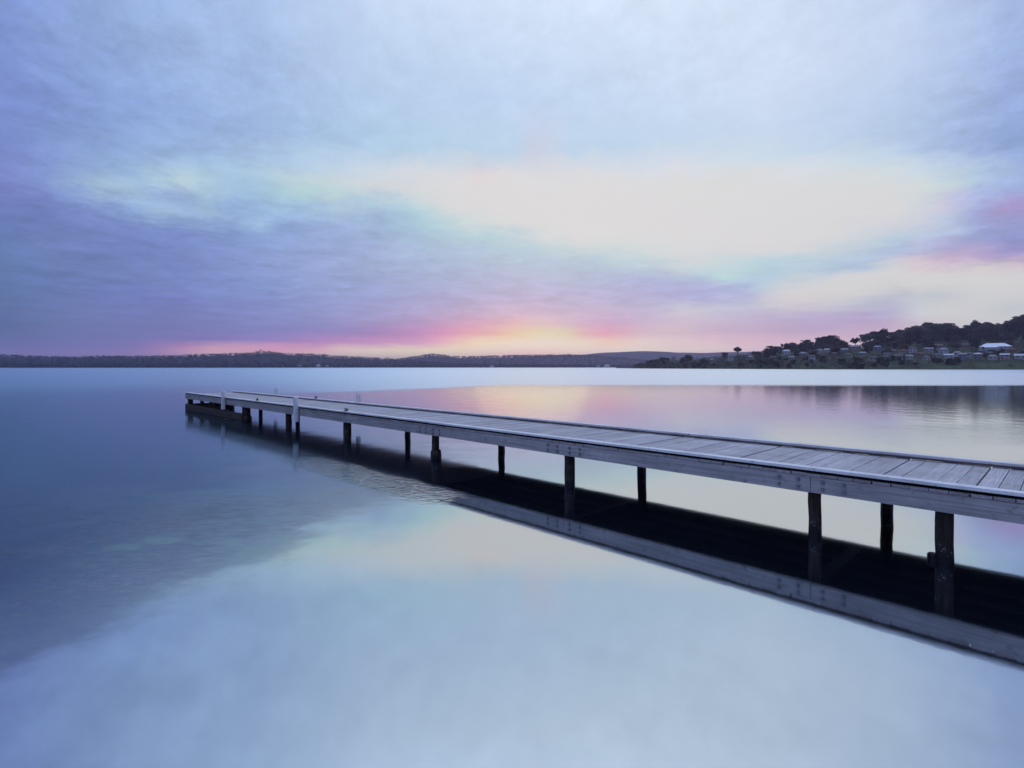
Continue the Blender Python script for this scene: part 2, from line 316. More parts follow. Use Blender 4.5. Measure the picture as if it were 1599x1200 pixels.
# ripples: a ruffled tongue beside the jetty's reflection, cat's-paws on the right, fine chop lower left
tt = N.math('ADD', N.math('MULTIPLY', X, -.698), N.math('MULTIPLY', Y, .716))
pp = N.math('ADD', N.math('MULTIPLY', X, .716), N.math('MULTIPLY', Y, .698))
wob = N.math('MULTIPLY', N.math('SUBTRACT', N.noise(pos, .9, 4), .5), 1.6)
def band(v, a, b, c_, d_): return N.math('MULTIPLY', N.rng(v, a, b, 0, 1, True), N.rng(v, c_, d_, 1, 0, True))
p1 = N.math('MULTIPLY', band(N.math('ADD', tt, wob), 7.6, 8.6, 12.2, 15.2), band(N.math('ADD', pp, N.math('MULTIPLY', wob, .25)), 5.4, 5.85, 6.5, 6.85))
p2 = N.math('MULTIPLY', band(N.math('ADD', Y, wob), 15, 18, 21.5, 25), N.rng(N.math('ADD', X, N.math('MULTIPLY', wob, 3.)), 8., 17, 0, 1, True))
p3 = N.math('MULTIPLY', N.rng(lr, .0, -.2, 0, 1, True), N.rng(Y, 12, 8.5, 0, 1, True))
hi = N.noise(N.mapping(pos, (6.5, 8, 1), rot=(0, 0, R(-12))), 1, 3, .6, .6)
hf = N.noise(N.mapping(pos, (3, 6, 1), (4, 2, 0), (0, 0, R(24))), 1.3, 5, .7, 1.6)
hs = N.noise(N.mapping(pos, (1.0, .9, 1)), 1, 4, .6)
h = N.math('ADD', N.math('MULTIPLY', N.math('MULTIPLY', N.math('SUBTRACT', hi, .5), p1), .020), N.math('MULTIPLY', N.math('MULTIPLY', N.math('SUBTRACT', hf, .5), N.math('ADD', N.math('MULTIPLY', p2, .07), N.math('MULTIPLY', N.math('MULTIPLY', p3, N.rng(mot, .35, .65)), .75))), .022))
h = N.math('ADD', h, N.math('MULTIPLY', N.math('SUBTRACT', hs, .5), N.rng(Y, 12, 30, .0012, .011)))
bp = N.n('ShaderNodeBump'); bp.inputs['Strength'].default_value = 1; bp.inputs['Distance'].default_value = 1.; N.put(bp.inputs['Height'], h)
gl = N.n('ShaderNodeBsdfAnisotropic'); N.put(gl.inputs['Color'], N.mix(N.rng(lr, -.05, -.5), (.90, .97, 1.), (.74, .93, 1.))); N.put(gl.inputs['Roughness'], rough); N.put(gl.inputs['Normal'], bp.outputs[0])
df = N.n('ShaderNodeBsdfDiffuse'); df.inputs[0].default_value = (.006, .010, .020, 1)
fr_ = N.n('ShaderNodeFresnel'); N.put(fr_.inputs[0], N.rng(left, 0, 1, 2.7, 1.75)); N.put(fr_.inputs[1], bp.outputs[0])
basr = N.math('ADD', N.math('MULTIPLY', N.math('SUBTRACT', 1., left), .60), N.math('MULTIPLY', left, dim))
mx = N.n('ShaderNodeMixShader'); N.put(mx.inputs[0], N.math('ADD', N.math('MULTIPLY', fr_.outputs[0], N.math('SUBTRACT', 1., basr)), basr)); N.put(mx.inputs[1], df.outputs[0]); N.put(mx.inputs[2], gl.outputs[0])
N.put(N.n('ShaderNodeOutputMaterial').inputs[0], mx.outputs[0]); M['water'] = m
w = MB(); L = 16000
w.v = [(-L, -2000, 0), (L, -2000, 0), (L, 14000, 0), (-L, 14000, 0)]; w.f = [(0, 1, 2, 3)]
tag(w.build('lake_water', M['water']), 'calm lake water, glassy near the jetty and ruffled towards the far shore', kind='structure')

# ------------------------------------------------------------------ terrain
def ip(tab, x): return float(np.interp(x, [t[0] for t in tab], [t[1] for t in tab]))
def terrain(name, label, material, xs, shore, ridge, crest, back=1.8, rows=26, lump=1.0, power=1.0, flat=0.05):
    """hill whose skyline (ground) stands 'crest' metres high at distance 'ridge' in the direction of photo column x"""
    mb = MB(); n = len(xs); rng = random.Random(name)
    ph = [rng.uniform(0, 6.28) for _ in range(6)]
    for x in xs:
        u = (x-CX)/FPX; Ys, Yr, zc = ip(shore, x), ip(ridge, x), ip(crest, x)
        for j in range(rows):
            s = j/(rows-1)*back
            Yd = Ys+(Yr-Ys)*s
            mb.v.append((u*Yd, Yd, hprof(s, zc, power, flat, back)+(lump*(math.sin(u*37+ph[0]+s*5)+math.sin(u*83+ph[1]-s*9)) if .15 < s else 0)))
    for i in range(n-1):
        for j in range(rows-1):
            a = i*rows+j; mb.f.append((a, a+rows, a+rows+1, a+1))
    o = mb.build(name, material, smooth=True); tag(o, label, kind='structure'); return o
def hprof(s, zc, power, flat, back):
    if s <= flat: return .35*s/flat+.05*(s > 0)-.6*(s == 0)
    if s <= 1:
        q = (s-flat)/(1-flat); return .4+(zc-.4)*(q**power)*(1-.12*math.sin(q*math.pi))
    q = (s-1)/(back-1); return .4+(zc-.4)*(1-q)*(1-.0*q)-1.2*q
def linspace(a, b, n): return [a+(b-a)*i/(n-1) for i in range(n)]

# headland on the right
SH = [(960, 1150), (1000, 900), (1100, 740), (1200, 640), (1300, 560), (1450, 520), (1600, 500), (2400, 460)]
RG = [(960, 1250), (1000, 1080), (1100, 1010), (1200, 960), (1300, 900), (1450, 860), (1600, 840), (2400, 760)]
SKYLINE = [(975, 573), (1000, 566), (1030, 560), (1050, 558), (1100, 556), (1150, 551), (1190, 549), (1200, 543), (1230, 537), (1260, 534), (1290, 531), (1310, 532), (1325, 539), (1345, 539), (1370, 530), (1395, 528), (1420, 521), (1450, 518), (1475, 520), (1485, 523), (1510, 513), (1550, 511), (1575, 508), (1600, 500), (1700, 488), (1900, 470), (2400, 455)]
TH = [(960, 3), (1000, 4), (1050, 7), (1200, 5), (1300, 5), (1600, 5.5), (2400, 6)]
CR = [(x, max(1.2, (HY-y)/FPX*ip(RG, x)+CAMH-ip(TH, x))) for x, y in SKYLINE]
HP = dict(power=.92, flat=.10, back=1.8)
hx = linspace(962, 2300, 210)
terrain('headland', 'wooded hillside headland rising to the right of the lake', M['hill'], hx, SH, RG, CR, lump=.5, rows=34, **HP)
def hill_at(x, s):
    u = (x-CX)/FPX; Yd = ip(SH, x)+(ip(RG, x)-ip(SH, x))*s
    return Vector((u*Yd, Yd, hprof(s, ip(CR, x), HP['power'], HP['flat'], HP['back'])))
def hill_px(x, y):                        # point of the slope seen at photo pixel (x,y)
    best = min((abs(HY-FPX*(hill_at(x, s).z-CAMH)/hill_at(x, s).y-y), s) for s in linspace(.04, 1, 97))
    return hill_at(x, best[1]), best[1]

# low wooded far shore on the left, purple hill in the middle, farthest range
LSH = [(-900, 1700), (0, 1750), (400, 1900), (700, 2300), (1000, 2500)]
LRG = [(-900, 2500), (0, 2500), (400, 2500), (700, 2900), (1000, 3100)]
LSK = [(-900, 548), (-300, 552), (0, 554), (50, 556), (100, 557.5), (120, 558), (150, 556), (230, 556), (280, 555), (320, 553), (350, 552), (390, 551.5), (402, 548.5), (412, 548.5), (430, 550), (450, 552), (500, 553), (530, 556), (560, 557), (600, 560), (640, 563), (700, 567), (800, 570), (1000, 571)]
LCR = [(x, max(2, (HY-y)/FPX*ip(LRG, x)+CAMH-8)) for x, y in LSK]
terrain('far_shore_hills', 'low wooded hills along the far left shore', M['far_hill'], linspace(-800, 1000, 190), LSH, LRG, LCR, lump=.8, rows=16, power=.8, back=1.6)
MSH = [(500, 3300), (1100, 3300)]; MRG = [(500, 4000), (1100, 4000)]
MSK = [(500, 566), (600, 563), (625, 560), (650, 556), (675, 552.5), (690, 554), (705, 556), (730, 557), (760, 556), (800, 555), (850, 554), (900, 554), (940, 556), (980, 559), (1010, 563), (1100, 566)]
MCR = [(x, (HY-y)/FPX*4000+CAMH-8) for x, y in MSK]
terrain('middle_hills', 'purple hill standing behind the low shore in the middle of the view', M['far_hill'], linspace(500, 1100, 90), MSH, MRG, MCR, lump=.8, rows=14, power=.9, back=1.5)
FSH = [(700, 4500), (1700, 4500)]; FRG = [(700, 5400), (1700, 5400)]
FSK = [(700, 566), (760, 560), (820, 556), (860, 554), (900, 553), (940, 550), (980, 548), (1020, 547), (1035, 547), (1060, 549.5), (1100, 550), (1140, 549), (1180, 547), (1240, 546), (1300, 548), (1700, 552)]
FCR = [(x, (HY-y)/FPX*5400) for x, y in FSK]
terrain('distant_range', 'farthest pale purple range fading into the dusk', M['far_hill'], linspace(700, 1700, 90), FSH, FRG, FCR, lump=2, rows=12, power=.9, back=1.4)

# ------------------------------------------------------------------ foliage
def leaf_quads(cen, rad, n, size, out, flat=1.0):
    c = np.array(cen); dv = RNG.normal(size=(n, 3)); dv /= np.linalg.norm(dv, axis=1)[:, None]
    rr = RNG.uniform(.25, 1, n)**.5
    p = c+dv*rr[:, None]*np.array(rad)
    a = RNG.normal(size=(n, 3)); a /= np.linalg.norm(a, axis=1)[:, None]
    b = np.cross(a, RNG.normal(size=(n, 3))); b /= np.linalg.norm(b, axis=1)[:, None]
    s = size*RNG.uniform(.6, 1.4, n)[:, None]
    q = np.stack([p-a*s-b*s*.6, p+a*s-b*s*.5, p+a*s*.9+b*s*.6, p-a*s*.8+b*s*.5], 1)
    out.append(q.reshape(-1, 3))
def quads_obj(name, out, material, parent=None):
    v = np.concatenate(out).astype(np.float32); n = len(v)//4
    me = bpy.data.meshes.new(name); me.vertices.add(len(v)); me.vertices.foreach_set('co', v.ravel())
    me.loops.add(n*4); me.loops.foreach_set('vertex_index', np.arange(n*4, dtype=np.int32))
    me.polygons.add(n); me.polygons.foreach_set('loop_start', np.arange(0, n*4, 4, dtype=np.int32)); me.polygons.foreach_set('loop_total', np.full(n, 4, dtype=np.int32))
    me.update(calc_edges=True); me.validate(); me.materials.append(material)
    o = bpy.data.objects.new(name, me); COL.objects.link(o)
    if parent: o.parent = parent
    return o
def make_tree(kind, seed, leaf):          # unit tree: 10 m tall
    r = random.Random(seed); root = empty('gum_tree' if kind != 'round' else 'bushy_tree')
    tr = MB(); out = []
    lean = r.uniform(-.8, .8)
    fork = {'gum': 4.2, 'round': 2.2, 'tall': 3.6}[kind]
    tr.tube([(0, 0, -1.2), (lean*.2, 0, fork*.5), (lean*.5, .1, fork)], [.34, .26, .2], 7, wob=.08)
    blobs = []
    n = {'gum': 14, 'round': 19, 'tall': 12}[kind]
    for k in range(n):
        a = k*2.4+r.uniform(-.4, .4)
        if kind == 'gum': rad = r.uniform(.4, 2.9); zz = 8.4-rad*.45-r.uniform(0, 3.6)*(1-rad/4); br = r.uniform(1.2, 1.9); fl = .8
        elif kind == 'round': rad = r.uniform(.4, 3.2); zz = r.uniform(1.2, 8.3-rad*.55); br = r.uniform(1.5, 2.2); fl = .9
        else: rad = r.uniform(.3, 1.7); zz = 3.8+(k/n)*5.2; br = r.uniform(1.0, 1.6); fl = .8
        c = (lean+rad*math.cos(a), rad*math.sin(a), zz); blobs.append((c, br, fl))
        f0 = (lean*.5, .1, fork*r.uniform(.7, 1))
        mid = tuple((f0[i]+c[i])*.5+(r.uniform(-.2, .2) if i < 2 else -.2) for i in range(3))
        tr.tube([f0, mid, c], [.13, .09, .04], 5, cap=False)
    for c, br, fl in blobs:
        for q in range(4):
            cc = (c[0]+r.uniform(-.6, .6)*br, c[1]+r.uniform(-.6, .6)*br, c[2]+r.uniform(-.4, .4)*br*fl)
            leaf_quads(cc, (br*.62, br*.62, br*.62*fl), 54 if kind != 'round' else 74, .23, out)
    tr.build('trunk', M['bark'], root); quads_obj('crown', out, leaf, root); return root
protos = {'gum': [make_tree('gum', 1, M['leaf']), make_tree('gum', 2, M['leaf_warm']), make_tree('gum', 3, M['leaf'])],
          'round': [make_tree('round', 4, M['leaf']), make_tree('round', 5, M['leaf']), make_tree('round', 6, M['leaf_warm'])],
          'tall': [make_tree('tall', 7, M['leaf']), make_tree('tall', 8, M['leaf'])]}
usedp = set()
def put_tree(kind, vi, loc, height, wide, rz, label, group, cat='tree'):
    p = protos[kind][vi % len(protos[kind])]
    o = copy_tree(p) if p.name in usedp else p
    usedp.add(p.name)
    o.location = loc; o.rotation_euler = (0, 0, rz); s = height/10; o.scale = (s*wide, s*wide, s)
    tag(o, label, cat, group); return o

# trees that stand out on the skyline: photo column, top row, width in px, kind
ST = [(1018, 561, 12, 'round', 'low dark bushy tree at the tip of the headland by the water'),
      (1034, 557, 10, 'round', 'second bushy tree from the tip of the headland'),
      (1076, 553, 11, 'round', 'small dark round tree left of the lone tall gum on the low ridge'),
      (1132, 549, 10, 'round', 'small round tree just left of the lone gum poking above the low ridge'),
      (1151, 541, 13, 'gum', 'lone flat-topped gum poking above the low ridge in front of the purple range'),
      (1178, 548, 12, 'gum', 'low gum between the lone gum and the foot of the wooded rise'),
      (1203, 539, 12, 'gum', 'spindly gum at the foot of the wooded rise where the skyline climbs'),
      (1214, 540, 16, 'round', 'rounded tree just right of the spindly gum on the rising skyline'),
      (1236, 534, 20, 'round', 'broad low tree halfway up the rising skyline'),
      (1260, 529, 22, 'round', 'dark round tree left of the tall domed clump on the skyline'),
      (1293, 521, 34, 'round', 'broad reddish domed tree on the skyline left of the gap'),
      (1316, 530, 18, 'round', 'low dark tree sloping into the skyline gap'),
      (1335, 525, 15, 'gum', 'small lone tree standing by itself in the skyline gap'),
      (1367, 514, 30, 'gum', 'spreading reddish gum just right of the skyline gap'),
      (1379, 512, 15, 'gum', 'round tuft-topped gum behind the spreading reddish gum'),
      (1397, 514, 19, 'round', 'small domed tree between the spreading gum and the long wooded crest'),
      (1416, 512, 24, 'round', 'dark tree at the left end of the long wooded crest'),
      (1434, 506, 26, 'round', 'tall dark tree on the wooded crest left of the open-crowned gum'),
      (1449, 500, 22, 'gum', 'open-crowned gum leaning right on the crest'),
      (1468, 501, 30, 'round', 'big rounded tree beside the narrow notch in the crest'),
      (1496, 509, 26, 'round', 'flat dark tree just right of the narrow notch in the crest'),
      (1513, 505, 24, 'round', 'dark tree between the notch and the spindly topped gum'),
      (1524, 499, 12, 'gum', 'spindly gum with a tiny tuft standing above the crest'),
      (1542, 501, 28, 'gum', 'wide pale-edged gum right of the tufted gum on the crest'),
      (1562, 504, 24, 'round', 'low dark tree above the big white-roofed building'),
      (1582, 498, 24, 'round', 'dark tree climbing towards the high right end of the crest'),
      (1597, 489, 28, 'gum', 'highest gum on the skyline at the right edge')]
occ = []; TR = []
SKG = 'gum trees standing out on the headland skyline'
for i, (x, yt, wpx, kind, lab) in enumerate(ST):
    s = .97-.05*(i % 3); p = hill_at(x, s); top = (HY-yt)/FPX*p.y+CAMH
    hgt = max(4.5, top-p.z+.3); wid = wpx/FPX*p.y
    base = 8.4 if kind == 'gum' else 7.6
    if wpx > 19:
        for q_ in (-.30, .34):
            x2 = x+q_*wpx; s2 = s-.04; p2_ = hill_at(x2, s2); h2 = (HY-(yt+3.5))/FPX*p2_.y+CAMH-p2_.z
            if h2 > 4: TR.append((x2, put_tree('round', i+int(q_ > 0), (p2_.x, p2_.y, p2_.z-.3), h2*1.05, 1.15, i*2.2+q_, 'tree', 'bushy trees high below the skyline of the headland'), 'bushy tree between skyline crowns, '+('below the rising skyline' if x2 < 1320 else 'either side of the spreading gum' if x2 < 1410 else 'left of the notch' if x2 < 1482 else 'right of the notch')))
    put_tree(kind, i+(2 if 'reddish' in lab else 0), (p.x, p.y, p.z-.3), hgt*1.06, min(1.7, wid/(base*hgt/10)), i*1.3, lab, SKG)

# ------------------------------------------------------------------ houses
WALLS = {'white': (.42, .42, .44), 'cream': (.32, .29, .26), 'grey': (.18, .18, .19), 'brick': (.22, .11, .08), 'blue': (.16, .19, .25)}
ROOFS = {'pale grey': (.22, .22, .24), 'dark grey': (.08, .08, .09), 'red': (.12, .05, .04), 'silver': (.42, .44, .48), 'brown': (.13, .09, .07)}
HM = {}
def hm(kind, k):
    if (kind, k) not in HM: HM[(kind, k)] = plain(k.replace(' ', '_')+'_'+kind, (WALLS if kind == 'wall' else ROOFS)[k], .12)
    return HM[(kind, k)]
glass = plain('dim_window_glass', (.03, .035, .05), .3, .15)
trimm = plain('white_house_trim', (.35, .35, .37), .08)
def house(loc, w, dpt, hgt, wall, roof, rz, label, group, wing=False, hip=False, storeys=1):
    h = empty('house', loc, rz)
    b = MB().box(-w/2, w/2, -dpt/2, dpt/2, -4, hgt)
    if not hip: b.prism([(-dpt/2, hgt), (dpt/2, hgt), (0, hgt+dpt*.26)], -w/2+.02, w/2-.02)
    b.build('wall', hm('wall', wall), h)
    r = MB(); ov = .6; rh = dpt*.27
    if hip:
        q = min(w, dpt)*.42
        b0 = [(-w/2-ov, -dpt/2-ov, hgt+.02), (w/2+ov, -dpt/2-ov, hgt+.02), (w/2+ov, dpt/2+ov, hgt+.02), (-w/2-ov, dpt/2+ov, hgt+.02), (-w/2+q, 0, hgt+rh+.6), (w/2-q, 0, hgt+rh+.6)]
        r.v = b0; r.f = [(0, 1, 5, 4), (2, 3, 4, 5), (1, 2, 5), (3, 0, 4), (0, 3, 2, 1)]
    else:
        t = .25; k = .54
        r.prism([(-dpt/2-ov, hgt-ov*k+.04), (0, hgt+dpt*.26+.06), (dpt/2+ov, hgt-ov*k+.04), (dpt/2+ov, hgt-ov*k+t), (0, hgt+dpt*.26+t+.1), (-dpt/2-ov, hgt-ov*k+t)], -w/2-ov, w/2+ov)
    ro = r.build('roof', hm('roof', roof), h)
    if w > 11: MB().box(w*.2, w*.2+.9, dpt*.05, dpt*.05+.9, hgt+.5, hgt+rh+1.5).build('chimney', hm('wall', 'brick'), ro)
    nwin = max(2, int(w/3.6))
    for st in range(storeys):
        z0 = 1.0+st*2.8
        for k in range(nwin):
            xx = -w/2+(k+.5)*w/nwin
            if st == 0 and k == nwin//2:
                MB().box(xx-.5, xx+.5, -dpt/2-.06, -dpt/2+.03, .1, 2.2).build('door', hm('wall', 'brick'), h); continue
            f = MB().box(xx-.95, xx+.95, -dpt/2-.05, -dpt/2+.03, z0-.1, z0+1.4).build('window', trimm, h)
            MB().box(xx-.8, xx+.8, -dpt/2-.09, -dpt/2-.055, z0+.02, z0+1.28).build('pane', glass, f)
    if wing:
        g = MB().box(-w*.42, -w*.02, -dpt/2-5.5, -dpt/2-.01, -4, hgt-1.2); g.build('wing_wall', hm('wall', wall), h)
        MB().prism([(-dpt/2-6.1, hgt-1.15), (-dpt/2-.2, hgt-1.15+1.5), (-dpt/2-.2, hgt-1.15+1.75), (-dpt/2-6.1, hgt-.9)], -w*.45, w*.01).build('wing_roof', hm('roof', roof), h)
        MB().box(-w*.36, -w*.08, -dpt/2-5.58, -dpt/2-5.5, 0.2, 2.0).build('wide_window', glass, h)
    tag(h, label, 'house', group); return h
#  photo column, base row, width px, wall, roof
HL = [(1052, 564, 9, 'cream', 'dark grey'), (1083, 562, 9, 'white', 'pale grey'), (1112, 565, 9, 'grey', 'pale grey'), (1141, 563, 9, 'white', 'dark grey'),
      (1172, 561, 10, 'cream', 'pale grey'), (1207, 562, 9, 'grey', 'red'), (1228, 555, 14, 'white', 'silver'), (1236, 562, 9, 'cream', 'pale grey'),
      (1254, 556, 12, 'grey', 'pale grey'), (1268, 564, 9, 'white', 'dark grey'), (1281, 551, 9, 'white', 'pale grey'), (1292, 550, 9, 'white', 'silver'),
      (1318, 550, 13, 'grey', 'pale grey'), (1335, 548, 16, 'cream', 'pale grey'), (1347, 556, 14, 'grey', 'pale grey'), (1325, 558, 12, 'cream', 'brown'), (1303, 560, 10, 'brick', 'dark grey'),
      (1370, 549, 12, 'blue', 'pale grey'), (1385, 557, 10, 'white', 'dark grey'), (1396, 552, 10, 'grey', 'brown'), (1362, 563, 11, 'cream', 'dark grey'),
      (1411, 552, 12, 'cream', 'red'), (1425, 551, 12, 'white', 'red'), (1420, 561, 10, 'white', 'pale grey'), (1437, 557, 12, 'grey', 'red'), (1404, 564, 11, 'grey', 'brown'),
      (1451, 553, 12, 'cream', 'pale grey'), (1447, 563, 11, 'white', 'brown'), (1463, 559, 12, 'cream', 'dark grey'), (1473, 554, 14, 'white', 'pale grey'),
      (1482, 560, 14, 'white', 'silver'), (1495, 556, 12, 'white', 'pale grey'), (1504, 562, 12, 'blue', 'pale grey'), (1514, 557, 12, 'white', 'dark grey'),
      (1527, 562, 12, 'grey', 'silver'), (1550, 562, 13, 'white', 'pale grey'), (1569, 563, 13, 'cream', 'silver'), (1533, 553, 10, 'grey', 'dark grey'),
      (1580, 551, 12, 'brick', 'red'), (1594, 561, 17, 'white', 'silver'), (1466, 544, 12, 'grey', 'brown'), (1508, 543, 12, 'brick', 'dark grey')]
HL.sort()
ONES = 'first second third fourth fifth sixth seventh eighth ninth tenth eleventh twelfth thirteenth fourteenth fifteenth sixteenth seventeenth eighteenth nineteenth'.split()
def ordword(i):
    i += 1
    if i < 20: return ONES[i-1]
    t = {2: 'twent', 3: 'thirt', 4: 'fort', 5: 'fift', 6: 'sixt'}[i//10]
    return t+'ieth' if i % 10 == 0 else t+'y-'+ONES[i % 10-1]
HG = 'houses scattered over the wooded headland'
big_p, _ = hill_px(1554, 550)
ROOFS['bright silver'] = (.72, .74, .80)
house((big_p.x, big_p.y, big_p.z+.3), 27, 13, 6.0, 'white', 'bright silver', R(-30), 'large two-winged building with a bright silvery white roof, below the high right crest', HG, wing=True, hip=True, storeys=2)
occ.append((1534, 1576, 531, 552, big_p.y))
cnt = {}
upper = lambda y: 'upper' if y < 554 else ('middle' if y < 559.5 else 'lower')
for i, (x, y, wpx, wl, rf) in enumerate(HL):
    p, s = hill_px(x, y); wm = max(6.5, wpx*.82/FPX*p.y); tier = upper(y)
    key = (wl, rf, tier); k = cnt.get(key, 0); cnt[key] = k+1
    tot = sum(1 for q in HL if (q[3], q[4], upper(q[1])) == key)
    look = f"{'brick' if wl == 'brick' else wl} house with {rf} roof in the {tier} tier on the headland"
    lab = look if tot == 1 else look+f", {ordword(k)} from left"
    two = (i % 3 == 0)
    house((p.x, p.y, p.z+.4), wm, wm*.62, 5.6 if two else 3.1, wl, rf, R(random.uniform(-35, 10))-math.atan(p.x/p.y)*.6, lab, HG, hip=(i % 2 == 0), storeys=2 if two else 1)
    hp = (5.6 if two else 3.1)+wm*.2
    occ.append((x-wpx*.55, x+wpx*.55, y-hp/p.y*FPX, y+1, p.y))
# houses far across the lake
def far_house(x, wpx, h_, wl, rf, lab, Yd):
    u = (x-CX)/FPX; wm = wpx/FPX*Yd
    house((u*Yd, Yd, 3.0), wm, wm*.6, h_, wl, rf, -math.atan(u), lab, 'houses far across the lake', hip=True)
far_house(497, 7, 5, 'white', 'silver', 'tiny pale house on the far left shore, right of the highest left hump', 1960)
far_house(511, 5, 4, 'cream', 'pale grey', 'tiny cream house on the far shore next to the pale one', 1975)
far_house(468, 5, 4, 'grey', 'pale grey', 'tiny grey house on the far shore, leftmost of the three', 1940)
far_house(768, 6, 4.5, 'white', 'pale grey', 'tiny white house on the shore under the middle of the purple hill', 2340)
far_house(934, 6, 5, 'cream', 'pale grey', 'tiny cream house on the far shore just left of the paler hall-like one', 2430)
far_house(948, 9, 6, 'white', 'silver', 'pale hall-like house on the far shore near the tip of the headland', 2420)

# ------------------------------------------------------------------ trees over the headland slope
def blocked(x0, x1, y0, y1, Yd, cover=.5):
    for a, b, c, d_, hy in occ:
        if Yd < hy+2 and x1 > a and x0 < b and y1 > c and y0 < d_-(d_-c)*cover: return True
    return False
cand = 0; placed = 0
tree_rng = random.Random(11)
while placed < 240 and cand < 9000:
    cand += 1
    x = tree_rng.choice([tree_rng.uniform(995, 1610), tree_rng.uniform(1180, 1610), tree_rng.uniform(1180, 1760)])
    s = tree_rng.choice([tree_rng.uniform(.1, .98), tree_rng.uniform(.5, 1.0), tree_rng.uniform(.04, .35)])
    if x > 1400 and s < .16 and tree_rng.random() < .9: continue
    p = hill_at(x, s); kind = tree_rng.choice(['gum', 'round', 'round', 'round', 'round', 'tall'])
    hmax = (HY-ip(SKYLINE, x))/FPX*p.y+CAMH-p.z+2.5
    hgt = min(tree_rng.uniform(8, 14) if s > .4 else tree_rng.uniform(6, 9), hmax)
    if hgt < 4: continue
    wd = tree_rng.uniform(1.0, 1.45); hw = 3.9*wd*hgt/10/p.y*FPX
    yb = HY-FPX*(p.z-CAMH)/p.y; yt = HY-FPX*(p.z+hgt-CAMH)/p.y
    if blocked(x-hw*.7, x+hw*.7, yt, yb, p.y, .35+.5*tree_rng.random()): continue
    placed += 1
    zone = 'low by the water' if s < .3 else ('among the houses' if s < .62 else 'high below the skyline')
    LM = [(1060, 'at the low tip of the headland'), (1110, 'left of the lone gum'), (1180, 'near the lone gum'), (1245, 'below the rising skyline'), (1315, 'below the reddish dome'),
          (1350, 'under the skyline gap'), (1405, 'under the spreading gum'), (1460, 'under the leaning gum'), (1510, 'right of the notch'), (1533, 'left of the big silvery roof'),
          (1580, 'by the big silvery roof'), (1625, 'at the right edge'), (9999, 'beyond the right edge')]
    lm = next(t for q, t in LM if x < q)
    kw = {'gum': 'open gum', 'round': 'bushy tree', 'tall': 'narrow tree'}[kind]
    TR.append((x, put_tree(kind, placed, (p.x, p.y, p.z-.3), hgt, wd, placed*2.1, 'tree', f'{kw}s {zone} of the headland'), f'{kw} {zone}, {lm}'))
TR.sort(key=lambda q: q[0]); seen = {}
for _, o, l in TR:
    k = seen.get(l, 0); seen[l] = k+1; tot = sum(1 for q in TR if q[2] == l)
    o['label'] = l if tot == 1 else l+', '+ordword(k)+' from left'
for ps in protos.values():
    for p in ps:
        if p.name not in usedp: raise Exception('unused proto')

# scrub that covers the slope between the trees (nobody could count it)
out = []; k = 0
while k < 5200:
    x = tree_rng.uniform(990, 1900); s = tree_rng.uniform(.07, 1.05)
    if x > 1370 and s < .17 and tree_rng.random() < .85: continue
    p = hill_at(x, s); hh = tree_rng.uniform(2.0, 5.2)*(1 if x > 1100 else .8); k += 1
    hw = 3/p.y*FPX; yb = HY-FPX*(p.z-CAMH)/p.y; yt = HY-FPX*(p.z+hh*1.3-CAMH)/p.y
    if blocked(x-hw, x+hw, yt, yb+.5, p.y, .35): continue
    leaf_quads((p.x, p.y, p.z+hh*.4), (hh*.95, hh*.95, hh*.7), 26, .42, out)
o = quads_obj('scrub', out, M['leaf']); tag(o, 'dark scrub and undergrowth covering the headland between its trees and houses', 'scrub', kind='stuff')
# forests on the far hills
def forest(name, label, shore, ridge, crest, power, back, x0, x1, n, hrange, material, sz, seed):
    rg = random.Random(seed); out = []
    for i in range(n):
        x = rg.uniform(x0, x1); s = rg.choice([rg.uniform(.02, .12), rg.uniform(.02, 1), rg.uniform(.88, 1.02)])
        u = (x-CX)/FPX; Yd = ip(shore, x)+(ip(ridge, x)-ip(shore, x))*s; z = hprof(s, ip(crest, x), power, .05, back)
        hh = rg.uniform(*hrange)*(1.25 if rg.random() < .08 else 1)
        leaf_quads((u*Yd, Yd, z+hh*.5), (hh*.5, hh*.5, hh*.5), 14, sz, out)
    o = quads_obj(name, out, material); tag(o, label, 'forest', kind='stuff')
forest('far_shore_forest', 'unbroken dark forest covering the low hills across the lake on the left', LSH, LRG, LCR, .8, 1.6, -500, 1000, 7000, (6, 14), M['far_leaf'], 1.5, 3)
forest('middle_hill_forest', 'forest covering the purple hill in the middle distance', MSH, MRG, MCR, .9, 1.5, 500, 1100, 3000, (7, 14), M['mid_leaf'], 2.4, 4)

# shore strip of the headland
mb = MB(); xs = linspace(985, 2300, 80)
for x in xs:
    u = (x-CX)/FPX; Ys = ip(SH, x)
    for dY, z in ((-3, -.3), (-1, .12), (3, .45), (8, .2)): mb.v.append((u*(Ys+dY), Ys+dY, z))
for i in range(len(xs)-1):
    for j in range(3): a = i*4+j; mb.f.append((a, a+4, a+5, a+1))
tag(mb.build('lake_shore', M['sand'], smooth=True), 'dark muddy shoreline at the foot of the headland', kind='structure')

# ------------------------------------------------------------------ jetty
P1, P2 = 8.41, 11.01; WID = P2-P1; TN, TF = -9.3, 35.1
ang = math.atan2(.698, .716)
J = empty('jetty', (P1*.716, P1*.698, 0), ang)
tag(J, 'long grey timber jetty on dark piles running out to the left over the lake', 'jetty')
ZK1, ZK0, ZD, ZF = 1.005, .963, .915, .646
